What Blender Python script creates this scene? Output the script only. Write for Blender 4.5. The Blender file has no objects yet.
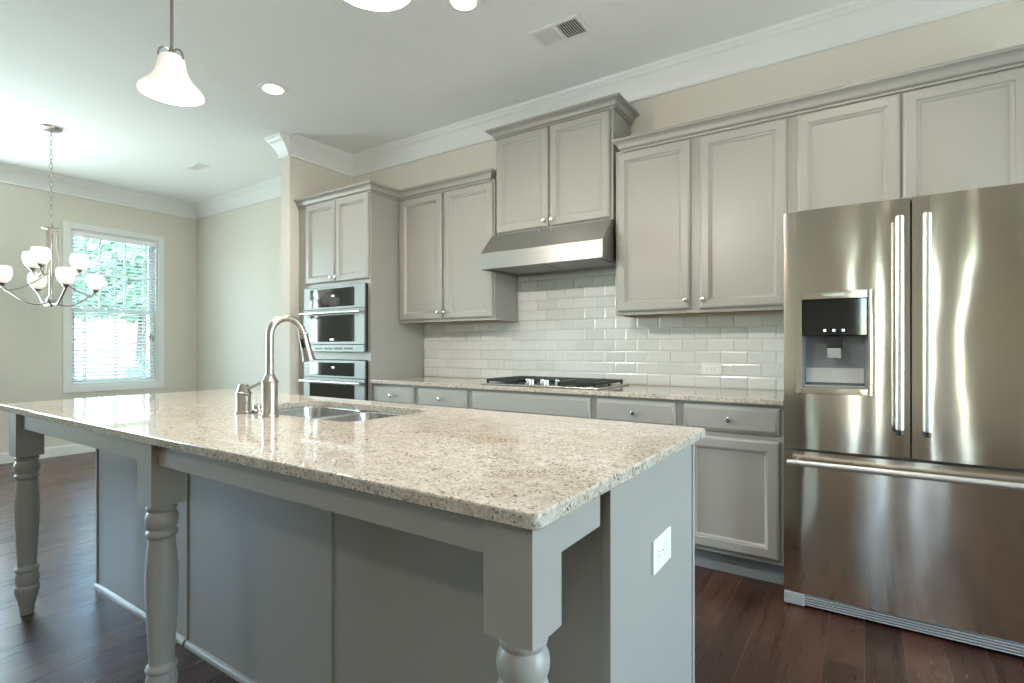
import bpy, bmesh, math, random
from mathutils import Vector, Matrix

S = bpy.context.scene
COL = S.collection
PI = math.pi
random.seed(7)

# ------------------------------------------------------------------ camera
cam_d = bpy.data.cameras.new('camera')
cam = bpy.data.objects.new('camera', cam_d)
COL.objects.link(cam)
cam.location = (0.0, 0.0, 1.162)
cam.rotation_euler = (PI / 2, 0, 0.589)
cam_d.sensor_width = 36.0
cam_d.lens = 527.5 / 1024 * 36.0
cam_d.shift_y = 6.15 / 1024
cam_d.clip_start = 0.05
S.camera = cam

# ------------------------------------------------------------------ view
S.view_settings.view_transform = 'Standard'
S.view_settings.look = 'None'
S.view_settings.gamma = 1.0
S.view_settings.use_curve_mapping = False
S.view_settings.exposure = 0.36
S.cycles.max_bounces = 10
S.cycles.diffuse_bounces = 6
S.cycles.glossy_bounces = 5
S.cycles.transparent_max_bounces = 12
S.cycles.sample_clamp_indirect = 6.0
S.cycles.caustics_reflective = False
S.cycles.caustics_refractive = False
S.cycles.use_denoising = True

# ------------------------------------------------------------------ world
world = bpy.data.worlds.new('daylight')
S.world = world
world.use_nodes = True
wn = world.node_tree
wn.nodes.clear()
w_out = wn.nodes.new('ShaderNodeOutputWorld')
w_bg = wn.nodes.new('ShaderNodeBackground')
w_sky = wn.nodes.new('ShaderNodeTexSky')
w_sky.sky_type = 'NISHITA'
w_sky.sun_disc = False
w_sky.sun_elevation = math.radians(48)
w_sky.sun_rotation = math.radians(200)
w_sky.dust_density = 0.6
w_sky.air_density = 1.0
w_bg.inputs['Strength'].default_value = 1.75
w_tint = wn.nodes.new('ShaderNodeMix')
w_tint.data_type = 'RGBA'
w_tint.blend_type = 'MULTIPLY'
w_tint.inputs[0].default_value = 1.0
w_tint.inputs[7].default_value = (0.80, 1.02, 1.12, 1.0)
wn.links.new(w_sky.outputs[0], w_tint.inputs[6])
wn.links.new(w_tint.outputs[2], w_bg.inputs['Color'])
wn.links.new(w_bg.outputs[0], w_out.inputs['Surface'])


def area_light(name, loc, rot, sx, sy, power, color, portal=False):
    l = bpy.data.lights.new(name, 'AREA')
    l.shape = 'RECTANGLE'
    l.size, l.size_y = sx, sy
    l.energy = power
    l.color = color
    l.cycles.is_portal = portal
    o = bpy.data.objects.new(name, l)
    o.location = loc
    o.rotation_euler = rot
    COL.objects.link(o)
    return o


# daylight lamps facing into the room: dining window, plus unseen openings added for light
XLP = -7.19
DAY = (0.75, 0.95, 0.96)
area_light('daylight_dining_window', (-7.75, 2.527, 1.75), (0, -PI / 2, 0), 2.2, 1.5, 14, (0.75, 0.95, 0.98))
area_light('added_daylight_dining_side', (-7.10, 0.86, 1.6), (0, -PI / 2, 0), 1.7, 1.0, 72, DAY)  # unseen window, added to brighten the dining walls and ceiling
area_light('added_daylight_living_side', (-7.10, -1.3, 1.6), (0, -PI / 2, 0), 1.7, 1.6, 34, DAY)  # unseen window, added to light the island panels from the left
area_light('guessed_patio_daylight', (2.30, 1.60, 1.05), (0, PI / 2, 0), 2.0, 1.7, 44, (0.82, 0.94, 0.97))  # unseen patio door, guessed from cool daylight on the island end
for px, py, pz, rot, sx, sy in ((XLP, 2.526, 1.6, (0, -PI / 2, 0), 1.73, 0.86), (XLP, 0.86, 1.6, (0, -PI / 2, 0), 1.73, 1.04), (XLP, -1.3, 1.6, (0, -PI / 2, 0), 1.73, 1.7), (2.41, 1.60, 1.06, (0, PI / 2, 0), 2.12, 1.8)):
    area_light('window_portal', (px, py, pz), rot, sx, sy, 1, (1, 1, 1), True)
for sx in (0.0, 0.83):
    area_light('added_streak_light', (sx, -4.46, 1.15), (PI / 2, 0, 0), 0.05, 2.0, 0.9, (1.0, 0.88, 0.72))  # unseen narrow strips, added to streak the refrigerator doors
sun_d = bpy.data.lights.new('sun', 'SUN')
sun_d.energy = 16.0
sun_d.angle = 0.01
sun_d.color = (1.0, 0.97, 0.92)
sun = bpy.data.objects.new('sun', sun_d)
COL.objects.link(sun)
sun.rotation_euler = Vector((-0.45, -0.45, -1.0)).to_track_quat('-Z', 'Y').to_euler()

# ------------------------------------------------------------------ materials
def lin(c):
    c = c / 255.0
    return c / 12.92 if c <= 0.04045 else ((c + 0.055) / 1.055) ** 2.4


def rgb(r, g, b):
    return (lin(r), lin(g), lin(b), 1.0)


def mat(name, color, rough=0.5, metal=0.0, spec=0.5, coat=0.0, aniso=0.0, emit=None, estr=0.0):
    m = bpy.data.materials.new(name)
    m.use_nodes = True
    p = m.node_tree.nodes['Principled BSDF']
    p.inputs['Base Color'].default_value = color
    p.inputs['Roughness'].default_value = rough
    p.inputs['Metallic'].default_value = metal
    p.inputs['Specular IOR Level'].default_value = spec
    p.inputs['Coat Weight'].default_value = coat
    p.inputs['Anisotropic'].default_value = aniso
    if emit:
        p.inputs['Emission Color'].default_value = emit
        p.inputs['Emission Strength'].default_value = estr
    return m


def nd(m, typ, **kw):
    n = m.node_tree.nodes.new(typ)
    for k, v in kw.items():
        setattr(n, k, v)
    return n


def lk(m, a, b):
    m.node_tree.links.new(a, b)


def pbsdf(m):
    return m.node_tree.nodes['Principled BSDF']


def ramp(m, stops, interp='LINEAR'):
    r = nd(m, 'ShaderNodeValToRGB')
    cr = r.color_ramp
    cr.interpolation = interp
    while len(cr.elements) > 1:
        cr.elements.remove(cr.elements[-1])
    cr.elements[0].position, cr.elements[0].color = stops[0]
    for pos, c in stops[1:]:
        e = cr.elements.new(pos)
        e.color = c
    return r


def objco(m, scale=(1, 1, 1), rot=(0, 0, 0), loc=(0, 0, 0)):
    g = nd(m, 'ShaderNodeNewGeometry')
    mp = nd(m, 'ShaderNodeMapping')
    mp.inputs['Scale'].default_value = scale
    mp.inputs['Rotation'].default_value = rot
    mp.inputs['Location'].default_value = loc
    lk(m, g.outputs['Position'], mp.inputs['Vector'])
    return mp.outputs['Vector']


def noise(m, vec, scale, detail=2.0, rough=0.5):
    n = nd(m, 'ShaderNodeTexNoise')
    n.inputs['Scale'].default_value = scale
    n.inputs['Detail'].default_value = detail
    n.inputs['Roughness'].default_value = rough
    lk(m, vec, n.inputs['Vector'])
    return n


def bump(m, height, strength, dist=0.01):
    b = nd(m, 'ShaderNodeBump')
    b.inputs['Strength'].default_value = strength
    b.inputs['Distance'].default_value = dist
    lk(m, height, b.inputs['Height'])
    lk(m, b.outputs['Normal'], pbsdf(m).inputs['Normal'])
    return b


def mixc(m, fac, a, b):
    x = nd(m, 'ShaderNodeMix', data_type='RGBA')
    if isinstance(fac, float):
        x.inputs[0].default_value = fac
    else:
        lk(m, fac, x.inputs[0])
    for i, v in ((6, a), (7, b)):
        if isinstance(v, tuple):
            x.inputs[i].default_value = v
        else:
            lk(m, v, x.inputs[i])
    return x.outputs[2]


def painted(name, color, rough, var=0.03, bscale=60, bstr=0.04):
    m = mat(name, color, rough)
    v = objco(m)
    n = noise(m, v, 3.0, 3)
    d = tuple(c * (1 - var) for c in color[:3]) + (1,)
    lk(m, mixc(m, n.outputs['Fac'], d, color), pbsdf(m).inputs['Base Color'])
    n2 = noise(m, v, bscale, 3)
    bump(m, n2.outputs['Fac'], bstr, 0.002)
    return m


M = {}
M['wall'] = painted('wall_paint', rgb(219, 214, 202), 0.85, bscale=250, bstr=0.05)
M['ceiling'] = painted('ceiling_paint', rgb(246, 248, 246), 0.9, bscale=200, bstr=0.05)
M['trim'] = painted('trim_paint', rgb(232, 233, 231), 0.4, bstr=0.01)
M['cab'] = painted('cabinet_paint', rgb(160, 158, 151), 0.36, bscale=40, bstr=0.015)
M['toe'] = painted('toe_kick_paint', rgb(140, 146, 148), 0.5)
M['raw'] = painted('bare_plywood', rgb(150, 118, 80), 0.7, var=0.2)
M['nickel'] = mat('brushed_nickel', rgb(180, 174, 167), 0.30, 1.0)
M['chrome'] = mat('satin_chrome', rgb(225, 224, 220), 0.18, 1.0)
M['black'] = mat('black_enamel', rgb(24, 24, 25), 0.45)
M['bglass'] = mat('black_glass', rgb(10, 12, 13), 0.05, coat=0.6)
M['bplastic'] = mat('black_plastic', rgb(28, 29, 31), 0.4)
M['gplastic'] = mat('grey_plastic', rgb(150, 150, 148), 0.4)
M['sticker'] = mat('paper_sticker', rgb(190, 190, 184), 0.6)
M['niche'] = mat('niche_grey_plastic', rgb(122, 126, 130), 0.3)
M['wplastic'] = mat('white_plastic', rgb(240, 240, 236), 0.35)
M['bulb'] = mat('lamp_bulb', rgb(255, 250, 240), 0.4, emit=(1, 0.93, 0.84, 1), estr=5)
M['shade'] = mat('lit_frosted_glass', rgb(250, 246, 238), 0.35, emit=(1, 0.92, 0.84, 1), estr=0.45)
M['pendant_glass'] = mat('lit_alabaster_glass', rgb(245, 238, 228), 0.25, emit=(1, 0.91, 0.83, 1), estr=0.35)
M['lens'] = mat('downlight_lens', rgb(255, 255, 250), 0.4, emit=(1, 0.95, 0.87, 1), estr=9)
M['slat'] = mat('blind_slat', rgb(246, 248, 248), 0.5)


def translucent_slat():
    m = bpy.data.materials.new('translucent_slat')
    m.use_nodes = True
    p = pbsdf(m)
    p.inputs['Base Color'].default_value = rgb(246, 248, 248)
    p.inputs['Roughness'].default_value = 0.5
    t = nd(m, 'ShaderNodeBsdfTranslucent')
    t.inputs['Color'].default_value = rgb(244, 250, 250)
    mx = nd(m, 'ShaderNodeMixShader')
    mx.inputs[0].default_value = 0.45
    lk(m, p.outputs[0], mx.inputs[1])
    lk(m, t.outputs[0], mx.inputs[2])
    lk(m, mx.outputs[0], m.node_tree.nodes['Material Output'].inputs[0])
    return m


M['slat_thin'] = translucent_slat()
M['led'] = mat('panel_led', rgb(220, 235, 255), 0.4, emit=(0.8, 0.9, 1, 1), estr=1.0)


def steel(name, color, rough, aniso, wavy, axis='Z'):
    m = mat(name, color, rough, 1.0, aniso=aniso)
    t = nd(m, 'ShaderNodeTangent', direction_type='RADIAL', axis=axis)
    lk(m, t.outputs[0], pbsdf(m).inputs['Tangent'])
    pbsdf(m).inputs['Anisotropic Rotation'].default_value = 0.25
    v = objco(m, (3, 3, 260))
    n = noise(m, v, 1.0, 2)
    r = ramp(m, [(0.3, (rough * 0.93,) * 3 + (1,)), (0.7, (rough * 1.07,) * 3 + (1,))])
    lk(m, n.outputs['Fac'], r.inputs[0])
    lk(m, r.outputs[0], pbsdf(m).inputs['Roughness'])
    if wavy:
        v2 = objco(m, (2.2, 2.2, 1.1))
        n2 = noise(m, v2, 1.6, 1.5)
        bump(m, n2.outputs['Fac'], wavy, 0.02)
    return m


M['steel'] = steel('brushed_stainless', rgb(224, 214, 200), 0.13, 0.9, 0.22)
M['steel_plain'] = steel('satin_stainless', rgb(205, 203, 198), 0.26, 0.4, 0.0)
M['steel_soft'] = mat('bead_blasted_stainless', rgb(214, 214, 210), 0.38, 1.0)
M['steel_hood'] = steel('hood_stainless', rgb(168, 167, 162), 0.42, 0.5, 0.0)
M['oven_steel'] = mat('oven_stainless', rgb(132, 134, 131), 0.5, 1.0)
M['sinksteel'] = mat('sink_stainless', rgb(205, 203, 198), 0.22, 1.0)


def granite():
    m = mat('polished_granite', (0.7, 0.6, 0.5, 1), 0.035, spec=0.5)
    v = objco(m)
    big = noise(m, v, 5.0, 3)
    r0 = ramp(m, [(0.30, rgb(194, 187, 176)), (0.52, rgb(208, 198, 184)), (0.70, rgb(192, 173, 148))])
    lk(m, big.outputs['Fac'], r0.inputs[0])
    mid = noise(m, v, 34.0, 4, 0.65)
    r1 = ramp(m, [(0.38, (0, 0, 0, 1)), (0.62, (1, 1, 1, 1))])
    lk(m, mid.outputs['Fac'], r1.inputs[0])
    c1 = mixc(m, r1.outputs[0], rgb(178, 168, 154), r0.outputs[0])
    # pale quartz grains
    vor = nd(m, 'ShaderNodeTexVoronoi')
    vor.inputs['Scale'].default_value = 250
    lk(m, v, vor.inputs['Vector'])
    rq = ramp(m, [(0.0, (0, 0, 0, 1)), (0.68, (0, 0, 0, 1)), (0.75, (0.6, 0.6, 0.6, 1))])
    lk(m, vor.outputs['Color'], rq.inputs[0])
    c2 = mixc(m, rq.outputs[0], c1, rgb(222, 216, 208))
    # grey-brown grains
    vor2 = nd(m, 'ShaderNodeTexVoronoi')
    vor2.inputs['Scale'].default_value = 215
    v2 = objco(m, loc=(3.3, 1.7, 0.4))
    lk(m, v2, vor2.inputs['Vector'])
    rg = ramp(m, [(0.0, (0.85, 0.85, 0.85, 1)), (0.19, (0.85, 0.85, 0.85, 1)), (0.25, (0, 0, 0, 1))])
    lk(m, vor2.outputs['Color'], rg.inputs[0])
    gm = noise(m, objco(m, loc=(1.3, 4.1, 0.7)), 16.0, 4)
    gr_ = ramp(m, [(0.38, (0.30, 0.30, 0.30, 1)), (0.52, (1, 1, 1, 1))])
    lk(m, gm.outputs['Fac'], gr_.inputs[0])
    gmul = nd(m, 'ShaderNodeMath', operation='MULTIPLY')
    lk(m, rg.outputs[0], gmul.inputs[0])
    lk(m, gr_.outputs[0], gmul.inputs[1])
    c3 = mixc(m, gmul.outputs[0], c2, rgb(104, 98, 88))
    # dark flecks that gather in clusters
    fl = noise(m, v, 125.0, 3, 0.6)
    rf = ramp(m, [(0.60, (0, 0, 0, 1)), (0.635, (1, 1, 1, 1))])
    lk(m, fl.outputs['Fac'], rf.inputs[0])
    cl = noise(m, v, 10.0, 4)
    rc = ramp(m, [(0.46, (0.22, 0.22, 0.22, 1)), (0.60, (1, 1, 1, 1))])
    lk(m, cl.outputs['Fac'], rc.inputs[0])
    mul = nd(m, 'ShaderNodeMath', operation='MULTIPLY')
    lk(m, rf.outputs[0], mul.inputs[0])
    lk(m, rc.outputs[0], mul.inputs[1])
    c4 = mixc(m, mul.outputs[0], c3, rgb(44, 42, 42))
    lk(m, c4, pbsdf(m).inputs['Base Color'])
    return m


M['granite'] = granite()


def wood_floor():
    m = mat('dark_hardwood', (0.05, 0.03, 0.02, 1), 0.3)
    v = objco(m, rot=(0, 0, PI / 2))
    br = nd(m, 'ShaderNodeTexBrick')
    br.offset = 0.37
    br.offset_frequency = 2
    br.inputs['Scale'].default_value = 1.0
    br.inputs['Brick Width'].default_value = 1.15
    br.inputs['Row Height'].default_value = 0.128
    br.inputs['Mortar Size'].default_value = 0.0013
    br.inputs['Mortar Smooth'].default_value = 0.3
    br.inputs['Bias'].default_value = 0.0
    br.inputs['Color1'].default_value = rgb(54, 34, 27)
    br.inputs['Color2'].default_value = rgb(80, 53, 41)
    br.inputs['Mortar'].default_value = rgb(104, 78, 64)
    lk(m, v, br.inputs['Vector'])
    vg = objco(m, (26, 1.6, 1))
    g = noise(m, vg, 1.0, 5, 0.6)
    rg = ramp(m, [(0.25, (0.60, 0.56, 0.54, 1)), (0.75, (1.15, 1.12, 1.1, 1))])
    lk(m, g.outputs['Fac'], rg.inputs[0])
    mm = nd(m, 'ShaderNodeMix', data_type='RGBA', blend_type='MULTIPLY')
    mm.inputs[0].default_value = 1.0
    lk(m, br.outputs['Color'], mm.inputs[6])
    lk(m, rg.outputs[0], mm.inputs[7])
    lk(m, mm.outputs[2], pbsdf(m).inputs['Base Color'])
    rr = ramp(m, [(0.2, (0.22,) * 3 + (1,)), (0.8, (0.36,) * 3 + (1,))])
    lk(m, g.outputs['Fac'], rr.inputs[0])
    lk(m, rr.outputs[0], pbsdf(m).inputs['Roughness'])
    vw = objco(m, (14, 3.2, 1))
    w = noise(m, vw, 1.0, 2)
    sub = nd(m, 'ShaderNodeMath', operation='SUBTRACT')
    lk(m, w.outputs['Fac'], sub.inputs[0])
    lk(m, br.outputs['Fac'], sub.inputs[1])
    bump(m, sub.outputs[0], 0.22, 0.004)
    return m


M['floor'] = wood_floor()


def tile_mats():
    m = mat('glazed_tile', rgb(226, 226, 218), 0.2, coat=0.15)
    g = nd(m, 'ShaderNodeNewGeometry')
    r = ramp(m, [(0, rgb(216, 218, 214)), (1, rgb(229, 230, 227))])
    lk(m, g.outputs['Random Per Island'], r.inputs[0])
    lk(m, r.outputs[0], pbsdf(m).inputs['Base Color'])
    v = objco(m)
    bump(m, noise(m, v, 18, 2).outputs['Fac'], 0.06, 0.01)
    return m


M['tile'] = tile_mats()
M['grout'] = painted('grout', rgb(186, 186, 180), 0.9)


def glass_mat():
    m = bpy.data.materials.new('window_glass')
    m.use_nodes = True
    m.node_tree.nodes.clear()
    o = nd(m, 'ShaderNodeOutputMaterial')
    t = nd(m, 'ShaderNodeBsdfTransparent')
    gl = nd(m, 'ShaderNodeBsdfGlossy')
    gl.inputs['Roughness'].default_value = 0.02
    f = nd(m, 'ShaderNodeFresnel')
    f.inputs['IOR'].default_value = 1.45
    mx = nd(m, 'ShaderNodeMixShader')
    lk(m, f.outputs[0], mx.inputs[0])
    lk(m, t.outputs[0], mx.inputs[1])
    lk(m, gl.outputs[0], mx.inputs[2])
    lk(m, mx.outputs[0], o.inputs[0])
    return m


M['glass'] = glass_mat()


def leaf_mat():
    m = mat('foliage', rgb(120, 160, 96), 0.7)
    v = objco(m)
    n = noise(m, v, 6, 4)
    r = ramp(m, [(0.3, rgb(104, 138, 104)), (0.7, rgb(178, 204, 168))])
    lk(m, n.outputs['Fac'], r.inputs[0])
    lk(m, r.outputs[0], pbsdf(m).inputs['Base Color'])
    return m


M['leaf'] = leaf_mat()
M['bark'] = painted('bark', rgb(110, 92, 76), 0.9, var=0.3)
M['lawn'] = painted('dry_lawn', rgb(140, 152, 130), 0.95, var=0.35)

# ------------------------------------------------------------------ mesh helpers
def wloc(o):
    v = Vector((0, 0, 0))
    while o is not None:
        v += o.location
        o = o.parent
    return v


class MB:
    """collects geometry in world coordinates, build() links it as ONE mesh object"""

    def __init__(self):
        self.v, self.f = [], []

    def add(self, verts, faces):
        b = len(self.v)
        self.v += [tuple(p) for p in verts]
        self.f += [tuple(b + i for i in f) for f in faces]
        return self

    def bm(self, bm):
        bm.verts.index_update()
        self.add([v.co[:] for v in bm.verts], [[v.index for v in f.verts] for f in bm.faces])
        bm.free()
        return self

    def box(self, a, b, bev=0.0, seg=2):
        x0, x1 = sorted((a[0], b[0]))
        y0, y1 = sorted((a[1], b[1]))
        z0, z1 = sorted((a[2], b[2]))
        bm = bmesh.new()
        bmesh.ops.create_cube(bm, size=1.0, matrix=Matrix.Translation(((x0 + x1) / 2, (y0 + y1) / 2, (z0 + z1) / 2)) @ Matrix.Diagonal((x1 - x0, y1 - y0, z1 - z0, 1)))
        if bev > 0:
            bmesh.ops.bevel(bm, geom=bm.edges[:], offset=bev, segments=seg, profile=0.5, affect='EDGES')
        return self.bm(bm)

    def lathe(self, c, prof, n=32, axis='Z', cap=True):
        """prof: (radius, height) pairs"""
        c = Vector(c)
        vs, fs = [], []
        for r, h in prof:
            for i in range(n):
                a = 2 * PI * i / n
                p = (r * math.cos(a), r * math.sin(a), h)
                if axis == 'Y':
                    p = (p[0], h, p[1])
                elif axis == 'X':
                    p = (h, p[0], p[1])
                vs.append(c + Vector(p))
        for k in range(len(prof) - 1):
            for i in range(n):
                j = (i + 1) % n
                fs.append((k * n + i, k * n + j, (k + 1) * n + j, (k + 1) * n + i))
        if cap:
            fs.append(tuple(range(n))[::-1])
            fs.append(tuple((len(prof) - 1) * n + i for i in range(n)))
        return self.add(vs, fs)

    def tube(self, pts, r, n=12, cap=True):
        pts = [Vector(p) for p in pts]
        rr = r if isinstance(r, (list, tuple)) else [r] * len(pts)
        tang = []
        for i in range(len(pts)):
            a = pts[max(i - 1, 0)]
            b = pts[min(i + 1, len(pts) - 1)]
            tang.append((b - a).normalized())
        ref = Vector((0, 0, 1)) if abs(tang[0].z) < 0.9 else Vector((1, 0, 0))
        u = tang[0].cross(ref).normalized()
        vs, fs = [], []
        for i, p in enumerate(pts):
            u = (u - tang[i] * u.dot(tang[i])).normalized()
            w = tang[i].cross(u)
            for k in range(n):
                a = 2 * PI * k / n
                vs.append(p + (u * math.cos(a) + w * math.sin(a)) * rr[i])
        for i in range(len(pts) - 1):
            for k in range(n):
                j = (k + 1) % n
                fs.append((i * n + k, i * n + j, (i + 1) * n + j, (i + 1) * n + k))
        if cap:
            fs.append(tuple(range(n))[::-1])
            fs.append(tuple((len(pts) - 1) * n + k for k in range(n)))
        return self.add(vs, fs)

    def prism(self, poly, axis, a, b):
        """extrude a 2-D polygon along axis ('X': poly is (y,z); 'Y': (x,z); 'Z': (x,y))"""
        def p3(q, t):
            return {'X': (t, q[0], q[1]), 'Y': (q[0], t, q[1]), 'Z': (q[0], q[1], t)}[axis]
        n = len(poly)
        vs = [p3(q, a) for q in poly] + [p3(q, b) for q in poly]
        fs = [tuple(range(n))[::-1], tuple(range(n, 2 * n))]
        fs += [(i, (i + 1) % n, n + (i + 1) % n, n + i) for i in range(n)]
        return self.add(vs, fs)

    def sweep(self, path, prof, side=1, closed_prof=True):
        """sweep prof (out, z) along an XY path with mitred corners; out is to the right of travel for side=1"""
        P = [Vector((p[0], p[1])) for p in path]
        n = len(P)
        dirs = [(P[i + 1] - P[i]).normalized() for i in range(n - 1)]
        nor = [Vector((d.y, -d.x)) * side for d in dirs]
        off = []
        for i in range(n):
            if i == 0:
                off.append(nor[0])
            elif i == n - 1:
                off.append(nor[-1])
            else:
                m = nor[i - 1] + nor[i]
                off.append(m / (m.dot(nor[i]) if abs(m.dot(nor[i])) > 1e-6 else 1))
        k = len(prof)
        vs, fs = [], []
        for i in range(n):
            for o, z in prof:
                q = P[i] + off[i] * o
                vs.append((q.x, q.y, z))
        for i in range(n - 1):
            for j in range(k):
                j2 = (j + 1) % k
                fs.append((i * k + j, i * k + j2, (i + 1) * k + j2, (i + 1) * k + j))
        fs.append(tuple(range(k)))
        fs.append(tuple((n - 1) * k + j for j in range(k))[::-1])
        return self.add(vs, fs)

    def panel(self, x0, x1, z0, z1, yb, steps):
        """front facing -Y: steps = (inset, y) loops from the back edge to the middle panel"""
        vs, fs = [], []
        for ins, y in steps:
            vs += [(x0 + ins, y, z0 + ins), (x1 - ins, y, z0 + ins), (x1 - ins, y, z1 - ins), (x0 + ins, y, z1 - ins)]
        for k in range(len(steps) - 1):
            for i in range(4):
                j = (i + 1) % 4
                fs.append((4 * k + i, 4 * k + j, 4 * k + 4 + j, 4 * k + 4 + i))
        e = 4 * (len(steps) - 1)
        fs.append((e, e + 1, e + 2, e + 3))
        fs.append((3, 2, 1, 0))
        return self.add(vs, fs)

    def build(self, name, m, parent=None, smooth=35, loc=None):
        base = wloc(parent) if parent else Vector(loc or (0, 0, 0))
        me = bpy.data.meshes.new(name)
        me.from_pydata([tuple(Vector(p) - base) for p in self.v], [], self.f)
        bm = bmesh.new()
        bm.from_mesh(me)
        bmesh.ops.recalc_face_normals(bm, faces=bm.faces[:])
        bm.to_mesh(me)
        bm.free()
        if smooth:
            for p in me.polygons:
                p.use_smooth = True
            me.set_sharp_from_angle(angle=math.radians(smooth))
        me.materials.append(M[m] if isinstance(m, str) else m)
        o = bpy.data.objects.new(name, me)
        COL.objects.link(o)
        if smooth:
            wnm = o.modifiers.new('weighted_normals', 'WEIGHTED_NORMAL')
            wnm.keep_sharp = True
            wnm.weight = 90
        if parent:
            o.parent = parent
        elif loc:
            o.location = loc
        return o


def tag(o, label, cat, group=None, kind=None):
    if label:
        o['label'] = label
    if cat:
        o['category'] = cat
    if group:
        o['group'] = group
    if kind:
        o['kind'] = kind
    return o


def thing(name, loc, label, cat, group=None):
    o = bpy.data.objects.new(name, None)
    o.empty_display_size = 0.1
    COL.objects.link(o)
    o.location = loc
    return tag(o, label, cat, group)


def struct(name, mb, m, parent=None, smooth=35):
    o = mb.build(name, m, parent, smooth)
    if not parent:
        o['kind'] = 'structure'
    return o


def copy_tree(o, parent=None):
    c = o.copy()
    COL.objects.link(c)
    if parent:
        c.parent = parent
    for ch in [q for q in bpy.data.objects if q.parent == o]:
        copy_tree(ch, c)
    return c


def arc(c, r, a0, a1, n, plane):
    """points on an arc; plane gives two unit vectors"""
    u, w = Vector(plane[0]), Vector(plane[1])
    return [Vector(c) + u * r * math.cos(a0 + (a1 - a0) * i / n) + w * r * math.sin(a0 + (a1 - a0) * i / n) for i in range(n + 1)]


# ------------------------------------------------------------------ room numbers
W = 3.401            # back wall plane
H = 2.987            # ceiling
XL = -7.18           # dining (left) wall plane
XR = 2.40            # right wall plane
YF = -4.50           # wall behind the viewer
RX0, RX1, RY = -4.250, -4.121, 2.717   # stub wall beside the oven cabinet
WY0, WY1, WZ0, WZ1 = 2.095, 2.957, 0.735, 2.462   # dining window opening

# ------------------------------------------------------------------ setting
struct('floor', MB().box((XL - 0.1, YF - 0.1, -0.12), (XR + 0.1, W + 0.1, 0)), 'floor')
struct('ceiling', MB().box((XL - 0.1, YF - 0.1, H), (XR + 0.1, W + 0.1, H + 0.12)), 'ceiling')
struct('wall_back', MB().box((XL - 0.12, W, 0), (XR + 0.12, W + 0.12, H)), 'wall')
struct('wall_return', MB().box((RX0, RY, 0), (RX1, W, H), 0.004), 'wall')


def wall_x(name, x0, x1, y0, y1, holes):
    """wall of constant x with holes (y0,y1,z0,z1), listed by rising y"""
    mb = MB()
    y = y0
    for a, b, c, d in holes:
        mb.box((x0, y, 0), (x1, a, H))
        if c > 0:
            mb.box((x0, a, 0), (x1, b, c))
        mb.box((x0, a, d), (x1, b, H))
        y = b
    mb.box((x0, y, 0), (x1, y1, H))
    return struct(name, mb, 'wall', smooth=0)


wall_x('wall_left', XL - 0.14, XL, YF, W, [(-2.15, -0.45, WZ0, WZ1), (0.34, 1.38, WZ0, WZ1), (WY0, WY1, WZ0, WZ1)])
wall_x('wall_right', XR, XR + 0.14, YF, W, [(0.70, 2.50, 0.0, 2.12)])
mb = MB()
for a, b, c, d in ((XL - 0.12, -0.045, 0, H), (0.045, 0.785, 0, H), (0.875, XR + 0.12, 0, H), (-0.045, 0.045, 0, 0.1), (-0.045, 0.045, 2.15, H), (0.785, 0.875, 0, 0.1), (0.785, 0.875, 2.15, H)):
    mb.box((a, YF - 0.14, c), (b, YF, d))
struct('wall_front', mb, 'wall', smooth=0)

CR = [(0, -0.176), (0.012, -0.176), (0.015, -0.172), (0.015, -0.164), (0.011, -0.158), (0.014, -0.150), (0.022, -0.128), (0.034, -0.100),
      (0.050, -0.074), (0.066, -0.056), (0.070, -0.053), (0.070, -0.045), (0.076, -0.043), (0.084, -0.030), (0.089, -0.022), (0.094, -0.020), (0.094, 0.0), (0, 0)]
crown = [(o, H + z) for o, z in CR]
struct('trim_1', MB().sweep([(RX1, RY), (RX1, W), (XR, W)], crown, 1), 'trim')
struct('trim_2', MB().sweep([(XL, YF), (XL, W), (RX0, W), (RX0, RY), (RX1, RY)], crown, 1), 'trim')
struct('trim_3', MB().sweep([(XR, W), (XR, YF), (XL, YF)], crown, 1), 'trim')
BB = [(0, 0), (0.016, 0), (0.016, 0.085), (0.012, 0.098), (0.006, 0.105), (0, 0.108)]
struct('baseboard_left', MB().sweep([(XL, YF), (XL, W), (RX0, W), (RX0, RY), (RX1, RY), (RX1, 2.77)], BB, 1), 'trim')
struct('baseboard_right', MB().sweep([(XR, W), (XR, 2.58)], BB, 1), 'trim')
struct('baseboard_front', MB().sweep([(XR, 0.62), (XR, YF), (1.0, YF)], BB, 1), 'trim')


def rect_frame_x(mb, x0, x1, y0, y1, z0, z1, w, bev=0.003):
    """frame of width w in a plane of constant x, outer size y0..y1, z0..z1"""
    mb.box((x0, y0, z0), (x1, y0 + w, z1), bev)
    mb.box((x0, y1 - w, z0), (x1, y1, z1), bev)
    mb.box((x0, y0 + w, z0), (x1, y1 - w, z0 + w), bev)
    mb.box((x0, y0 + w, z1 - w), (x1, y1 - w, z1), bev)
    return mb


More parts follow.
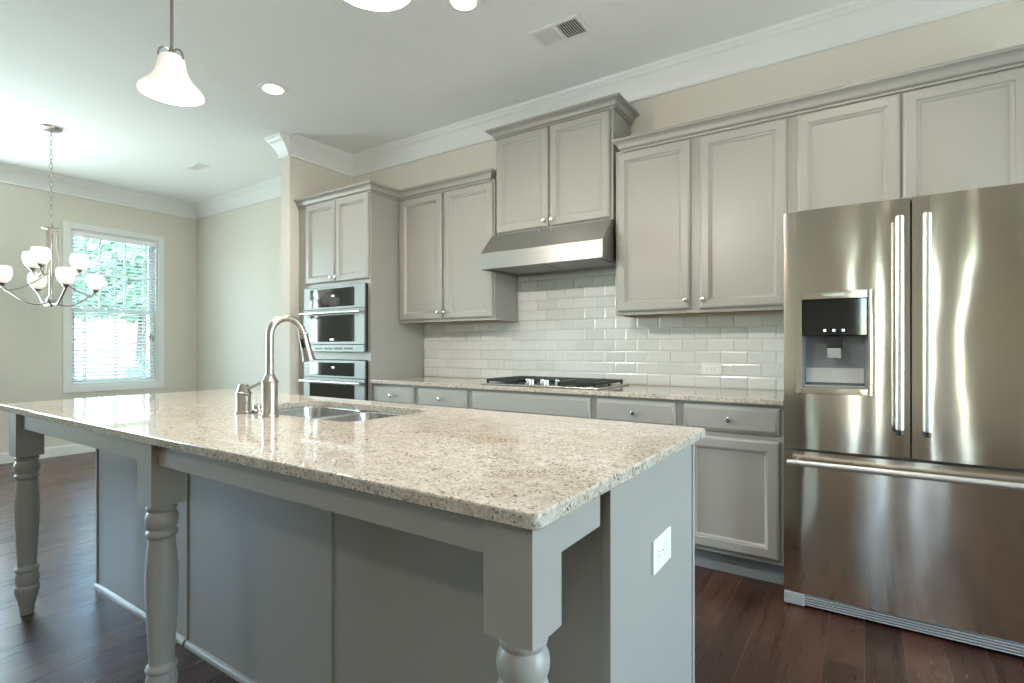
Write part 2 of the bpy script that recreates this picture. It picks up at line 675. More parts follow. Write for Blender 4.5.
def make_window(name, y0, y1):
    w = bpy.data.objects.new(name, None)
    COL.objects.link(w)
    w.location = (XL, (y0 + y1) / 2, WZ0)
    w['kind'] = 'structure'
    cas = MB()
    rect_frame_x(cas, XL, XL + 0.022, y0 - 0.062, y1 + 0.062, WZ0 - 0.062, WZ1 + 0.062, 0.064)
    cas.build('casing', 'trim', w)
    rect_frame_x(MB(), XL - 0.14, XL - 0.005, y0, y1, WZ0, WZ1, 0.02).build('window_frame', 'trim', w)
    zm = (WZ0 + WZ1) / 2 - 0.02
    up = rect_frame_x(MB(), XL - 0.125, XL - 0.095, y0 + 0.02, y1 - 0.02, zm - 0.02, WZ1 - 0.02, 0.042)
    ya, yb, za, zb = y0 + 0.062, y1 - 0.062, zm + 0.022, WZ1 - 0.062
    for k in (1, 2):
        y = ya + (yb - ya) * k / 3
        up.box((XL - 0.118, y - 0.010, za), (XL - 0.100, y + 0.010, zb))
    up.box((XL - 0.117, ya, (za + zb) / 2 - 0.010), (XL - 0.101, yb, (za + zb) / 2 + 0.010))
    u = up.build('upper_sash', 'trim', w)
    MB().box((XL - 0.112, ya - 0.01, za - 0.01), (XL - 0.108, yb + 0.01, zb + 0.01)).build('pane', 'glass', u, 0)
    lo = rect_frame_x(MB(), XL - 0.092, XL - 0.062, y0 + 0.02, y1 - 0.02, WZ0 + 0.02, zm + 0.024, 0.044)
    l = lo.build('lower_sash', 'trim', w)
    MB().box((XL - 0.080, y0 + 0.05, WZ0 + 0.05), (XL - 0.076, y1 - 0.05, zm)).build('pane', 'glass', l, 0)
    return w


make_window('window_1', WY0, WY1)
make_window('added_window_2', 0.34, 1.38)  # unseen, added to let more daylight into the dining side
make_window('added_window_3', -2.15, -0.45)  # unseen, added so side light reaches the island panels

# entry door and sidelights added for fridge streaks; unseen patio door guessed for side daylight
d2 = bpy.data.objects.new('added_door_2', None)
COL.objects.link(d2)
d2.location = (0.415, YF, 0)
d2['kind'] = 'structure'
mb = MB()
for a, b in ((-0.135, -0.045), (0.045, 0.15), (0.68, 0.785), (0.875, 0.965)):
    mb.box((a, YF, 0), (b, YF + 0.02, 2.24))
mb.box((-0.045, YF, 2.15), (0.045, YF + 0.02, 2.24)).box((0.15, YF, 2.15), (0.68, YF + 0.02, 2.24)).box((0.785, YF, 2.15), (0.875, YF + 0.02, 2.24))
mb.build('door_frame', 'trim', d2)
MB().box((0.15, YF, 0.01), (0.68, YF + 0.014, 2.145), 0.003).build('door_leaf', 'trim', d2)
for a, b in ((-0.045, 0.045), (0.785, 0.875)):
    MB().box((a, YF - 0.072, 0.1), (b, YF - 0.068, 2.15)).build('pane', 'glass', d2, 0)
d1 = bpy.data.objects.new('guessed_door_1', None)
COL.objects.link(d1)
d1.location = (XR, 1.60, 0)
d1['kind'] = 'structure'
mb = MB()
rect_frame_x(mb, XR + 0.03, XR + 0.09, 0.70, 1.63, 0.01, 2.12, 0.09)
rect_frame_x(mb, XR + 0.03, XR + 0.09, 1.57, 2.50, 0.01, 2.12, 0.09)
mb.box((XR - 0.02, 0.62, 0), (XR, 0.70, 2.2)).box((XR - 0.02, 2.50, 0), (XR, 2.58, 2.2)).box((XR - 0.02, 0.70, 2.12), (XR, 2.50, 2.2))
mb.build('door_frame', 'trim', d1)
MB().box((XR + 0.058, 0.75, 0.06), (XR + 0.062, 2.45, 2.06)).build('pane', 'glass', d1, 0)

# blind in the dining window
bl = thing('window_blind', (XL - 0.03, (WY0 + WY1) / 2, WZ0), 'white horizontal slat blind hanging half open in the dining window', 'blind')
MB().box((XL - 0.056, WY0 + 0.022, WZ1 - 0.075), (XL - 0.004, WY1 - 0.022, WZ1 - 0.021), 0.004).build('headrail', 'slat', bl)
mb = MB()
z = WZ0 + 0.07
while z < WZ1 - 0.09:
    t = math.radians(24)
    dx, dz = 0.0235 * math.cos(t), 0.0235 * math.sin(t)
    c = XL - 0.030
    pr = [(c - dx, z + dz), (c, z + 0.003), (c + dx, z - dz), (c + dx, z - dz + 0.0022), (c, z + 0.0055), (c - dx, z + dz + 0.0022)]
    vs = [(p[0], WY0 + 0.026, p[1]) for p in pr] + [(p[0], WY1 - 0.026, p[1]) for p in pr]
    mb.add(vs, [(0, 1, 2, 3, 4, 5), (11, 10, 9, 8, 7, 6)] + [(i, (i + 1) % 6, 6 + (i + 1) % 6, 6 + i) for i in range(6)])
    z += 0.0405
mb.build('slats', 'slat_thin', bl)
MB().box((XL - 0.054, WY0 + 0.026, WZ0 + 0.022), (XL - 0.006, WY1 - 0.026, WZ0 + 0.044), 0.004).build('bottom_rail', 'slat', bl)
mb = MB()
for y in (WY0 + 0.14, (WY0 + WY1) / 2, WY1 - 0.14):
    mb.box((XL - 0.0045, y - 0.006, WZ0 + 0.04), (XL - 0.0035, y + 0.006, WZ1 - 0.07))
    mb.box((XL - 0.0565, y - 0.006, WZ0 + 0.04), (XL - 0.0555, y + 0.006, WZ1 - 0.07))
mb.build('ladder_tapes', 'slat', bl)
mb = MB().tube([(XL + 0.003, WY1 - 0.085, WZ1 - 0.06), (XL + 0.003, WY1 - 0.085, 1.33)], 0.002, 6)
cord = mb.build('pull_cord', 'slat', bl)
MB().lathe((XL + 0.003, WY1 - 0.085, 1.26), [(0.004, 0.07), (0.010, 0.06), (0.013, 0.0)], 10).build('cord_tassel', 'gplastic', cord)
MB().lathe((XL + 0.003, WY1 - 0.055, 1.24), [(0.004, 0.07), (0.010, 0.06), (0.013, 0.0)], 10).build('cord_tassel', 'gplastic', cord)

# outdoors beyond the dining window
o = MB().box((-40, -30, -0.5), (XL - 0.3, 40, -0.42)).build('lawn', 'lawn')
tag(o, None, None, kind='structure')


def blob(mb, c, r, n, size):
    for _ in range(n):
        while True:
            p = Vector((random.uniform(-1, 1), random.uniform(-1, 1), random.uniform(-1, 1)))
            if p.length < 1:
                break
        p = Vector(c) + Vector((p.x * r[0], p.y * r[1], p.z * r[2]))
        a = Vector((random.uniform(-1, 1), random.uniform(-1, 1), random.uniform(-1, 1))).normalized()
        b = a.orthogonal().normalized()
        w = a.cross(b)
        s = size * random.uniform(0.6, 1.3)
        mb.add([p + b * s, p + w * s * 0.5 + a * s * 0.1, p - b * s, p - w * s * 0.5 + a * s * 0.1], [(0, 1, 2, 3)])
    return mb


tr = thing('garden_tree', (-15.2, 5.9, -0.42), 'green leafy tree outside, seen through the upper part of the dining window', 'tree')
mb = MB()
for c, r, n in (((-15.2, 5.9, 3.3), (1.7, 1.7, 1.5), 1500), ((-15.0, 4.6, 2.8), (1.3, 1.3, 1.0), 800), ((-15.6, 7.0, 2.7), (1.2, 1.3, 1.1), 800)):
    blob(mb, c, r, n, 0.16)
mb.build('foliage', 'leaf', tr, 0)
MB().tube([(-15.2, 5.9, -0.42), (-15.15, 5.85, 1.0), (-15.25, 5.95, 2.6)], [0.16, 0.12, 0.07], 10).build('trunk', 'bark', tr)
sh = thing('garden_shrub', (-11.6, 4.75, -0.42), 'low green shrub outside, seen through the lower right of the dining window', 'shrub')
mb = blob(MB(), (-11.6, 4.75, 0.35), (0.55, 0.6, 0.72), 800, 0.09)
mb.build('foliage', 'leaf', sh, 0)
MB().tube([(-11.6, 4.75, -0.42), (-11.6, 4.75, 0.3)], [0.05, 0.03], 8).build('stem', 'bark', sh)

# ------------------------------------------------------------------ cabinet builders
DT = 0.022     # door thickness


def door_mesh(x0, x1, z0, z1, yf):
    return MB().panel(x0, x1, z0, z1, yf + DT, [(0, yf + DT), (0, yf + 0.009), (0.003, yf + 0.0055), (0.011, yf + 0.0008), (0.014, yf), (0.047, yf), (0.0495, yf + 0.0010), (0.0515, yf + 0.0055),
                                                 (0.0550, yf + 0.0062), (0.0670, yf + 0.0185), (0.070, yf + 0.0185)])


def drawer_mesh(x0, x1, z0, z1, yf):
    return MB().panel(x0, x1, z0, z1, yf + DT, [(0, yf + DT), (0, yf + 0.011), (0.003, yf + 0.0095), (0.017, yf + 0.0012), (0.020, yf)])


def knob(x, y, z, parent):
    pr = [(0.0065, 0.0), (0.0055, -0.004), (0.0045, -0.010), (0.006, -0.014), (0.0125, -0.017), (0.0145, -0.021), (0.0125, -0.026), (0.006, -0.029)]
    MB().lathe((x, y, z), pr, 20, 'Y').build('knob', 'chrome', parent)


def crown_cab(z0, z1, p):
    """profile (out, z) of a cabinet crown from z0 up to z1 projecting p"""
    h = z1 - z0
    return [(0.0005, z0), (0.011, z0), (0.013, z0 + 0.04 * h), (0.013, z0 + 0.12 * h), (0.006, z0 + 0.15 * h), (0.006, z0 + 0.20 * h), (0.016, z0 + 0.23 * h), (0.021, z0 + 0.30 * h), (0.023, z0 + 0.40 * h), (0.0245, z0 + 0.50 * h),
            (0.028, z0 + 0.60 * h), (p * 0.62, z0 + 0.70 * h), (p * 0.78, z0 + 0.77 * h), (p * 0.95, z0 + 0.82 * h), (p * 0.96, z0 + 0.90 * h), (p, z0 + 0.93 * h), (p, z1), (0.0005, z1)]


UF = 3.103     # face frame plane of the wall cabinets
UD = UF - DT - 0.001


def wall_cabinet(name, label, cat, x0, x1, z0, z1, doors, knobs, ztop, crown_path, dz0, dz1, p=0.055, depth=W, under=True, face=UF):
    t = thing(name, ((x0 + x1) / 2, (face + W) / 2, z0), label, cat)
    b = MB().box((x0, face, z0), (x1, W - 0.001, z1))
    if under:
        b = MB()
        b.box((x0, face, z0), (x1, face + 0.019, z1))
        b.box((x0, face + 0.019, z0), (x0 + 0.016, W - 0.001, z1))
        b.box((x1 - 0.016, face + 0.019, z0), (x1, W - 0.001, z1))
        b.box((x0 + 0.016, face + 0.019, z1 - 0.016), (x1 - 0.016, W - 0.001, z1))
    b.build('body', 'cab', t, 0)
    if under:
        MB().box((x0 + 0.016, face + 0.019, z0 + 0.010), (x1 - 0.016, W - 0.002, z0 + 0.022)).build('underside_panel', 'raw', t, 0)['label'] = 'bare wood underside'
    for (a, c), kx in zip(doors, knobs):
        d = door_mesh(a, c, dz0, dz1, face - DT - 0.001).build('door', 'cab', t)
        if kx is not None:
            knob(kx, face - DT - 0.001, dz0 + (0.052 if under else 0.040), d)
    if crown_path:
        MB().sweep(crown_path, crown_cab(z1 - 0.012, ztop, p), 1).build('crown_moulding', 'cab', t)
    return t


OF = 2.806     # face of the tall oven cabinet frame
OX0, OX1 = RX1 + 0.001, -3.194
UB = 1.363

# tall oven cabinet: sides, shelves, frame with two openings
oc = thing('oven_cabinet', ((OX0 + OX1) / 2, 3.1, 0), 'tall grey cabinet housing the built-in microwave and wall oven', 'cabinet')
AX0, AX1 = -3.992, -3.228          # appliance opening
OT = 2.382
b = MB()
b.box((OX0, OF, 0.0), (OX0 + 0.018, W - 0.001, OT)).box((OX1 - 0.018, OF, 0.0), (OX1, W - 0.001, OT))
b.box((OX0 + 0.018, W - 0.012, 0.1), (OX1 - 0.018, W - 0.001, OT))
b.box((OX0 + 0.018, OF, OT - 0.018), (OX1 - 0.018, W - 0.012, OT))
for za, zb in ((0.10, 0.36), (1.065, 1.125), (1.668, OT - 0.018)):
    b.box((AX0, OF, za), (AX1, OF + 0.019, zb))
for za in (0.34, 1.09, 1.69):
    b.box((OX0 + 0.018, OF + 0.019, za), (OX1 - 0.018, W - 0.012, za + 0.018))
b.box((OX0 + 0.018, OF, 0.10), (AX0, OF + 0.019, OT - 0.018)).box((AX1, OF, 0.10), (OX1 - 0.018, OF + 0.019, OT - 0.018))
b.build('body', 'cab', oc, 0)
for (a, c), kx in (((-4.000, -3.611), -3.635), ((-3.601, -3.209), -3.577)):
    d = door_mesh(a, c, 1.702, 2.375, OF - DT - 0.001).build('door', 'cab', oc)
    knob(kx, OF - DT - 0.001, 1.742, d)
dr = drawer_mesh(-4.000, -3.209, 0.135, 0.335, OF - DT - 0.001).build('drawer', 'cab', oc)
knob(-3.605, OF - DT - 0.001, 0.235, dr)
MB().box((OX0 + 0.018, OF + 0.07, 0), (OX1 - 0.018, OF + 0.085, 0.10)).build('toe_kick', 'toe', oc, 0)
MB().sweep([(OX0, OF), (OX1, OF), (OX1, UF - 0.072)], crown_cab(OT - 0.012, 2.444, 0.055), 1).build('crown_moulding', 'cab', oc)

# microwave + wall oven
YA = OF - 0.042


def appliance(name, label, cat, z0, z1, zp, zwin0, zwin1, ovens):
    t = thing(name, ((AX0 + AX1) / 2, 3.0, z0), label, cat)
    MB().box((AX0 + 0.004, YA + 0.016, z0 + 0.006), (AX1 - 0.004, 3.28, z1 - 0.006)).build('body', 'bplastic', t, 0)
    x0, x1 = AX0 + 0.004, AX1 + 0.012
    f = MB().box((x0, YA, zp), (x1, YA + 0.0155, z1), 0.003).build('control_panel', 'oven_steel', t)
    MB().box((x0 + 0.088, YA - 0.003, zp + 0.016), (x1 - 0.125, YA - 0.0005, z1 - 0.02), 0.001).build('display', 'bglass', f)
    MB().box(((x0 + x1) / 2 - 0.012, YA - 0.0042, (zp + z1) / 2 + 0.006), ((x0 + x1) / 2 + 0.020, YA - 0.003, (zp + z1) / 2 + 0.020)).build('clock_digits', 'led', f, 0)
    d = MB().box((x0, YA - 0.004, zwin0), (x1, YA + 0.0155, zp - 0.004), 0.004).build('door', 'oven_steel', t)
    MB().box((x0 + 0.088, YA - 0.0075, zwin0 + 0.022), (x1 - 0.120, YA - 0.0045, zp - 0.052), 0.001).build('window', 'bglass', d)
    if ovens:
        MB().box((x0 + 0.30, YA - 0.0085, zwin0 + 0.12), (x1 - 0.30, YA - 0.0076, zp - 0.17)).build('inner_screen', 'bplastic', d, 0)
        MB().box((x0 + 0.36, YA - 0.0085, zwin0 + 0.034), (x1 - 0.365, YA - 0.0076, zwin0 + 0.046)).build('badge', 'chrome', d, 0)
    zh = zp - 0.034
    h = MB().tube([(x0 + 0.022, YA - 0.048, zh), (x1 - 0.004, YA - 0.048, zh)], 0.012, 16)
    for x in (x0 + 0.045, x1 - 0.03):
        h.box((x - 0.012, YA - 0.046, zh - 0.009), (x + 0.012, YA - 0.003, zh + 0.009), 0.002)
    h.build('handle', 'chrome', d)
    return t, x0, x1


t, x0, x1 = appliance('microwave', 'built-in stainless microwave with black glass door, above the wall oven', 'microwave', 1.128, 1.664, 1.478, 1.188, 0, True)
v = MB().box((x0, YA - 0.006, 1.128), (x1, YA + 0.0155, 1.184), 0.003).build('vent_strip', 'oven_steel', t)
for k in range(4):
    MB().box((x0 + 0.16 + k * 0.125, YA - 0.0075, 1.147), (x0 + 0.26 + k * 0.125, YA - 0.0055, 1.163)).build('vent_slot', 'bplastic', v, 0)
appliance('wall_oven', 'stainless wall oven with black glass front, set below the microwave', 'oven', 0.37, 1.060, 0.918, 0.39, 0, False)

# wall cabinets
wall_cabinet('upper_cabinet', 'two-door grey wall cabinet between the oven cabinet and the range hood', 'cabinet', OX1 + 0.001, -2.219, UB, 2.382,
             [(-3.168, -2.716), (-2.690, -2.233)], [-2.737, -2.668], 2.444, [(OX1, UF - 0.0715), (OX1, UF), (-2.266, UF), (-2.266, UF + 0.045)], 1.384, 2.362)
wall_cabinet('hood_cabinet', 'short grey two-door wall cabinet mounted higher, directly above the range hood', 'cabinet', -2.207, -1.309, 1.962, 2.672,
             [(-2.196, -1.771), (-1.753, -1.327)], [-1.792, -1.732], 2.722, [(-2.207, W - 0.001), (-2.207, UF), (-1.309, UF), (-1.309, W - 0.001)], 1.980, 2.655, p=0.062, under=False)
wall_cabinet('upper_cabinet', 'two-door grey wall cabinet between the range hood and the refrigerator', 'cabinet', -1.292, -0.316, UB, 2.382,
             [(-1.277, -0.832), (-0.779, -0.338)], [-0.853, -0.757], 2.444, [(-1.246, UF + 0.045), (-1.246, UF), (-0.316, UF)], 1.384, 2.362)
wall_cabinet('fridge_cabinet', 'two-door grey wall cabinet above the refrigerator, at the right edge', 'cabinet', -0.315, 0.64, 1.785, 2.382,
             [(-0.290, 0.140), (0.151, 0.590)], [0.115, 0.176], 2.444, [(-0.315, UF), (0.64, UF), (0.64, W - 0.001)], 1.795, 2.362, under=False)

# base cabinets
BF = 2.826
BD = BF - DT - 0.001


def base_cabinet(label, x0, x1, drawers, doors, knobs=True):
    t = thing('base_cabinet', ((x0 + x1) / 2, 3.1, 0), label, 'cabinet')
    MB().box((x0, BF, 0.115), (x1, W - 0.001, 0.885)).build('body', 'cab', t, 0)
    MB().box((x0, BF + 0.06, 0.0), (x1, BF + 0.075, 0.1145)).build('toe_kick', 'toe', t, 0)
    for a, c in drawers:
        d = drawer_mesh(a, c, 0.738, 0.868, BD).build('drawer', 'cab', t)
        if knobs:
            knob((a + c) / 2, BD, 0.803, d)
    for a, c, kx in doors:
        d = door_mesh(a, c, 0.137, 0.708, BD).build('door', 'cab', t)
        knob(kx, BD, 0.655, d)
    return t


base_cabinet('grey base cabinet with one drawer, standing against the tall oven cabinet', OX1 + 0.001, -2.722, [(-3.176, -2.742)], [(-3.176, -2.742, -2.765)])
base_cabinet('grey base cabinet with one drawer, just left of the cooktop', -2.721, -2.226, [(-2.700, -2.246)], [(-2.700, -2.246, -2.677)])
base_cabinet('wide grey base cabinet with a knobless drawer front beneath the gas cooktop', -2.225, -1.308, [(-2.203, -1.329)],
             [(-2.203, -1.772, -1.793), (-1.760, -1.329, -1.739)], knobs=False)
base_cabinet('grey base cabinet with one drawer, just right of the cooktop', -1.307, -0.813, [(-1.287, -0.834)], [(-1.287, -0.834, -0.857)])
base_cabinet('grey base cabinet with one drawer and paneled door beside the refrigerator', -0.812, -0.318, [(-0.791, -0.338)], [(-0.791, -0.338, -0.768)])

o = MB().box((OX1 + 0.001, 2.790, 0.886), (-0.318, W - 0.001, 0.914), 0.005).build('kitchen_countertop', 'granite')
tag(o, 'long speckled granite countertop along the back wall under the tile', 'countertop')

# backsplash tiles
mb = MB()
RH, CL, G = 0.0752, 0.1535, 0.0022
TX0, TX1 = OX1 + 0.001, -0.316
ox = -0.655


def tile(mb, x0, x1, z0, z1):
    if x1 - x0 < 0.006 or z1 - z0 < 0.006:
        return
    e = min(0.009, (x1 - x0) / 3, (z1 - z0) / 3)
    mb.panel(x0, x1, z0, z1, W, [(0, W - 0.001), (0, W - 0.0055), (e, W - 0.0078)])


for (xa, xb, za, zb) in ((TX0, TX1, 0.9145, UB - 0.001), (-2.218, -1.293, UB + 0.0, 1.70)):
    k = 0
    z = 0.9145
    while z < zb:
        if z + RH > za + 0.001:
            x = ox - 30 * CL + (CL / 2 if k % 2 == 0 else 0)
            while x < xb:
                a, c = max(x + G / 2, xa), min(x + CL - G / 2, xb)
                zz0, zz1 = max(z + G / 2, za), min(z + RH - G / 2, zb)
                if c > a:
                    tile(mb, a, c, zz0, zz1)
                x += CL
        z += RH
        k += 1
o = mb.build('backsplash', 'tile', smooth=0)
o['kind'] = 'structure'
o = MB().box((TX0, W - 0.0025, 0.9145), (TX1, W - 0.0002, UB)).box((-2.218, W - 0.0025, UB), (-1.293, W - 0.0002, 1.70)).build('grout', 'grout', o, 0)


def outlet_plate(name, label, c, axis, w, h, socket_mat='wplastic'):
    t = thing(name, c, label, 'outlet')
    c = Vector(c)

    def bx(u0, u1, z0, z1, d0, d1, bev):
        if axis == 'Y':
            return MB().box((c.x + u0, c.y - d1, c.z + z0), (c.x + u1, c.y - d0, c.z + z1), bev)
        return MB().box((c.x + d0, c.y + u0, c.z + z0), (c.x + d1, c.y + u1, c.z + z1), bev)
    bx(-w / 2, w / 2, -h / 2, h / 2, 0, 0.006, 0.002).build('plate', 'wplastic', t)
    for s in (-1, 1):
        u = s * w * 0.19
        f = bx(u - 0.014, u + 0.014, -0.017, 0.017, 0.006, 0.008, 0.0008).build('receptacle', socket_mat, t)
        mb = MB()
        for q in (-0.006, 0.006):
            b = bx(u - 0.005, u + 0.004, q - 0.0012, q + 0.0012, 0.0075, 0.0083, 0)
            mb.add(b.v, b.f)
        mb.build('slots', 'gplastic', f, 0)
    bx(-0.0025, 0.0025, -0.0025, 0.0025, 0.006, 0.0075, 0.0005).build('screw', 'gplastic', t)
    return t


outlet_plate('wall_outlet', 'white horizontal double outlet on the tile backsplash near the refrigerator', (-0.785, W - 0.0095, 1.032), 'Y', 0.118, 0.072)

# cooktop
CX0, CX1, CY0, CY1 = -2.152, -1.292, 2.835, 3.325
ck = thing('gas_cooktop', ((CX0 + CX1) / 2, (CY0 + CY1) / 2, 0.9145), 'stainless gas cooktop with black grates set on the back counter', 'cooktop')
MB().box((CX0, CY0, 0.9145), (CX1, CY1, 0.926), 0.004).build('steel_base', 'steel_plain', ck)


def grate(x0, x1, y0, y1):
    zb, zt = 0.9265, 0.954
    mb = MB()
    b = 0.008
    mb.box((x0, y0, zt - 0.018), (x1, y0 + 2 * b, zt), 0.002).box((x0, y1 - 2 * b, zt - 0.012), (x1, y1, zt), 0.002)
    mb.box((x0, y0 + 2 * b, zt - 0.018), (x0 + 2 * b, y1 - 2 * b, zt), 0.002).box((x1 - 2 * b, y0 + 2 * b, zt - 0.018), (x1, y1 - 2 * b, zt), 0.002)
    for k in (1, 2, 3, 4, 5):
        y = y0 + (y1 - y0) * k / 6
        mb.box((x0 + 2 * b, y - b * 0.8, zt - 0.010), (x1 - 2 * b, y + b * 0.8, zt + 0.002), 0.002)
    xm = (x0 + x1) / 2
    mb.box((xm - b * 0.8, y0 + 2 * b, zt - 0.009), (xm + b * 0.8, y1 - 2 * b, zt + 0.0025), 0.002)
    for x in (x0, x1 - 2 * b):
        for y in (y0, y1 - 2 * b, (y0 + y1) / 2):
            mb.box((x, y, zb), (x + 2 * b, y + 2 * b, zt - 0.006), 0.002)
    return mb


for g in ((CX0 + 0.03, CX0 + 0.285, CY0 + 0.03, CY1 - 0.03), (CX0 + 0.30, CX1 - 0.30, CY0 + 0.15, CY1 - 0.03), (CX1 - 0.285, CX1 - 0.03, CY0 + 0.03, CY1 - 0.03)):
    grate(*g).build('grate', 'black', ck)
for x, y, r in ((CX0 + 0.157, CY0 + 0.14, 0.036), (CX0 + 0.157, CY1 - 0.13, 0.045), ((CX0 + CX1) / 2, CY1 - 0.18, 0.055), (CX1 - 0.157, CY0 + 0.14, 0.045), (CX1 - 0.157, CY1 - 0.13, 0.036)):
    bu = MB().lathe((x, y, 0.9265), [(r * 1.25, 0), (r * 1.25, 0.003), (r, 0.006), (r, 0.012)], 24).build('burner', 'black', ck)
    MB().lathe((x, y, 0.9385), [(r * 0.86, 0), (r * 0.9, 0.004), (r * 0.8, 0.008)], 24).build('burner_cap', 'black', bu)
for k in range(5):
    x = (CX0 + CX1) / 2 - 0.11 + 0.055 * k
    y = CY0 + (0.055 if k % 2 else 0.095)
    MB().lathe((x, y, 0.9265), [(0.020, 0), (0.020, 0.004), (0.017, 0.006), (0.016, 0.028), (0.013, 0.032)], 20).build('knob', 'chrome', ck)

# range hood
HX0, HX1 = -2.216, -1.302
hd = thing('range_hood', ((HX0 + HX1) / 2, 3.2, 1.70), 'stainless steel range hood with sloped front above the cooktop', 'hood')
HF = 2.924
mb = MB()
prof = [(HF, 1.703), (HF, 1.813), (3.062, 1.9605), (W - 0.010, 1.9605), (W - 0.010, 1.703), (W - 0.020, 1.703), (W - 0.020, 1.72), (HF + 0.012, 1.72), (HF + 0.012, 1.703)]
mb.prism(prof, 'X', HX0 + 0.002, HX1 - 0.002)
sp = [(HF - 0.0005, 1.7025), (HF - 0.0005, 1.8132), (3.0618, 1.961), (W - 0.010, 1.961), (W - 0.010, 1.7025)]
mb.prism(sp, 'X', HX0, HX0 + 0.012).prism(sp, 'X', HX1 - 0.012, HX1)
mb.build('canopy', 'steel_hood', hd, 20)
for k in (0, 1):
    a = HX0 + 0.06 + k * 0.405
    f = MB().box((a, HF + 0.06, 1.712), (a + 0.39, W - 0.09, 1.7195)).build('grease_filter', 'gplastic', hd, 0)
for k in (-1, 1):
    xx = (HX0 + HX1) / 2 + k * 0.045 + 0.0
    n = Vector((0, -0.1475, 0.138)).normalized()
    c = Vector((xx, 3.040, 1.937))
    MB().tube([c, c + n * 0.012], 0.009, 14).build('control_knob', 'gplastic', hd)

# ------------------------------------------------------------------ refrigerator
FX0, FX1, FS, FY = -0.3055, 0.6195, 0.1575, 2.672
fr = thing('refrigerator', ((FX0 + FX1) / 2, 3.0, 0), 'large stainless french door refrigerator with dispenser and bottom freezer', 'refrigerator')
MB().box((FX0 + 0.006, FY + 0.075, 0.03), (FX1 - 0.006, W - 0.04, 1.765), 0.004).build('body', 'gplastic', fr)
for x in (FX0 + 0.06, FX1 - 0.06):
    for y in (FY + 0.15, W - 0.12):
        MB().lathe((x, y, 0.0), [(0.02, 0), (0.02, 0.01), (0.012, 0.012), (0.012, 0.04)], 12).build('foot', 'bplastic', fr)


def door_outline(x0, x1, sag=0.010, r=0.006, n=14, back=0.070):
    pts = []
    xc, hw = (x0 + x1) / 2, (x1 - x0) / 2

    def yf(x):
        return FY + sag * ((x - xc) / hw) ** 2
    for i in range(n + 1):
        s = i / n
        x = x0 + r * 0.15 + (x1 - x0 - r * 0.3) * s
        pts.append((x, yf(x)))
    return [(x0, FY + back), (x0, FY + sag + r)] + [(x0 + r * 0.05, FY + sag + r * 0.4)] + pts[1:-1] + [(x1 - r * 0.05, FY + sag + r * 0.4), (x1, FY + sag + r), (x1, FY + back)]


def clip(poly, xa, xb):
    """part of a y-monotone outline between xa and xb"""
    front = poly[1:-1]

    def y_at(x):
        for (p, q) in zip(front, front[1:]):
            if p[0] <= x <= q[0] and q[0] > p[0]:
                return p[1] + (q[1] - p[1]) * (x - p[0]) / (q[0] - p[0])
        return FY + 0.02
    mid = [p for p in front if xa < p[0] < xb]
    yb = poly[0][1]
    return [(xa, yb), (xa, y_at(xa) if xa > poly[0][0] else front[0][1])] + mid + [(xb, y_at(xb) if xb < poly[-1][0] else front[-1][1]), (xb, yb)]


DZ0, DZ1 = 0.712, 1.772
PX0, PX1, PZ0, PZ1 = -0.240, 0.020, 0.975, 1.392    # dispenser hole
lo = door_outline(FX0, FS - 0.003)
mb = MB()
mb.prism(lo, 'Z', DZ0, PZ0).prism(lo, 'Z', PZ1, DZ1)
mb.prism(clip(lo, FX0, PX0), 'Z', PZ0, PZ1).prism(clip(lo, PX1, FS - 0.003), 'Z', PZ0, PZ1)
dl = mb.build('door', 'steel', fr, 40)
ro = door_outline(FS + 0.003, FX1)
dr = MB().prism(ro, 'Z', DZ0, DZ1).build('door', 'steel', fr, 40)
fo = door_outline(FX0, FX1, sag=0.012, n=24)
fz = MB().prism(fo, 'Z', 0.066, 0.700).build('freezer_drawer', 'steel', fr, 40)


def bar_handle(p0, p1, out, parent, r=0.0145):
    p0, p1 = Vector(p0), Vector(p1)
    d = (p1 - p0).normalized()
    mb = MB().tube([p0, p0 + d * 0.004, p1 - d * 0.004, p1], [r * 0.85, r, r, r * 0.85], 20)
    for p in (p0 + d * 0.03, p1 - d * 0.03):
        mb.tube([p, p + Vector((0, out, 0))], 0.009, 12)
    h = mb.build('handle', 'steel_soft', parent)
    return h


for x, par in ((0.117, dl), (0.204, dr)):
    h = bar_handle((x, FY - 0.055, 0.832), (x, FY - 0.055, 1.690), 0.062, par, 0.0155)
    MB().lathe((x, FY - 0.055, 0.812), [(0.011, 0), (0.0135, 0.003), (0.0135, 0.0195)], 16).build('end_cap', 'bplastic', h)
bar_handle((-0.285, FY - 0.055, 0.657), (0.600, FY - 0.055, 0.657), 0.062, fz, 0.0135)
# dispenser
ds = MB()
e = 0.016
YD = FY - 0.004
mbx = MB()
for a in ((PX0 - e, PX0 + 0.008, PZ0 - e, PZ1 + 0.016), (PX1 - 0.008, PX1 + e, PZ0 - e, PZ1 + 0.016), (PX0 + 0.008, PX1 - 0.008, PZ0 - e, PZ0 + 0.012), (PX0 + 0.008, PX1 - 0.008, PZ1 - 0.018, PZ1 + 0.016)):
    mbx.box((a[0], YD, a[2]), (a[1], FY + 0.03, a[3]), 0.002)
dp = mbx.build('dispenser', 'steel', fr)
mb = MB()
x0, x1, z0, z1, yb = PX0 + 0.008, PX1 - 0.008, PZ0 + 0.012, PZ1 - 0.018, FY + 0.068
mb.add([(x0, FY + 0.012, z0), (x1, FY + 0.012, z0), (x1, FY + 0.012, z1), (x0, FY + 0.012, z1), (x0 + 0.012, yb, z0), (x1 - 0.012, yb, z0), (x1 - 0.012, yb, z1), (x0 + 0.012, yb, z1)],
       [(0, 1, 5, 4), (1, 2, 6, 5), (2, 3, 7, 6), (3, 0, 4, 7), (4, 5, 6, 7)])
mb.build('niche', 'niche', dp, 0)
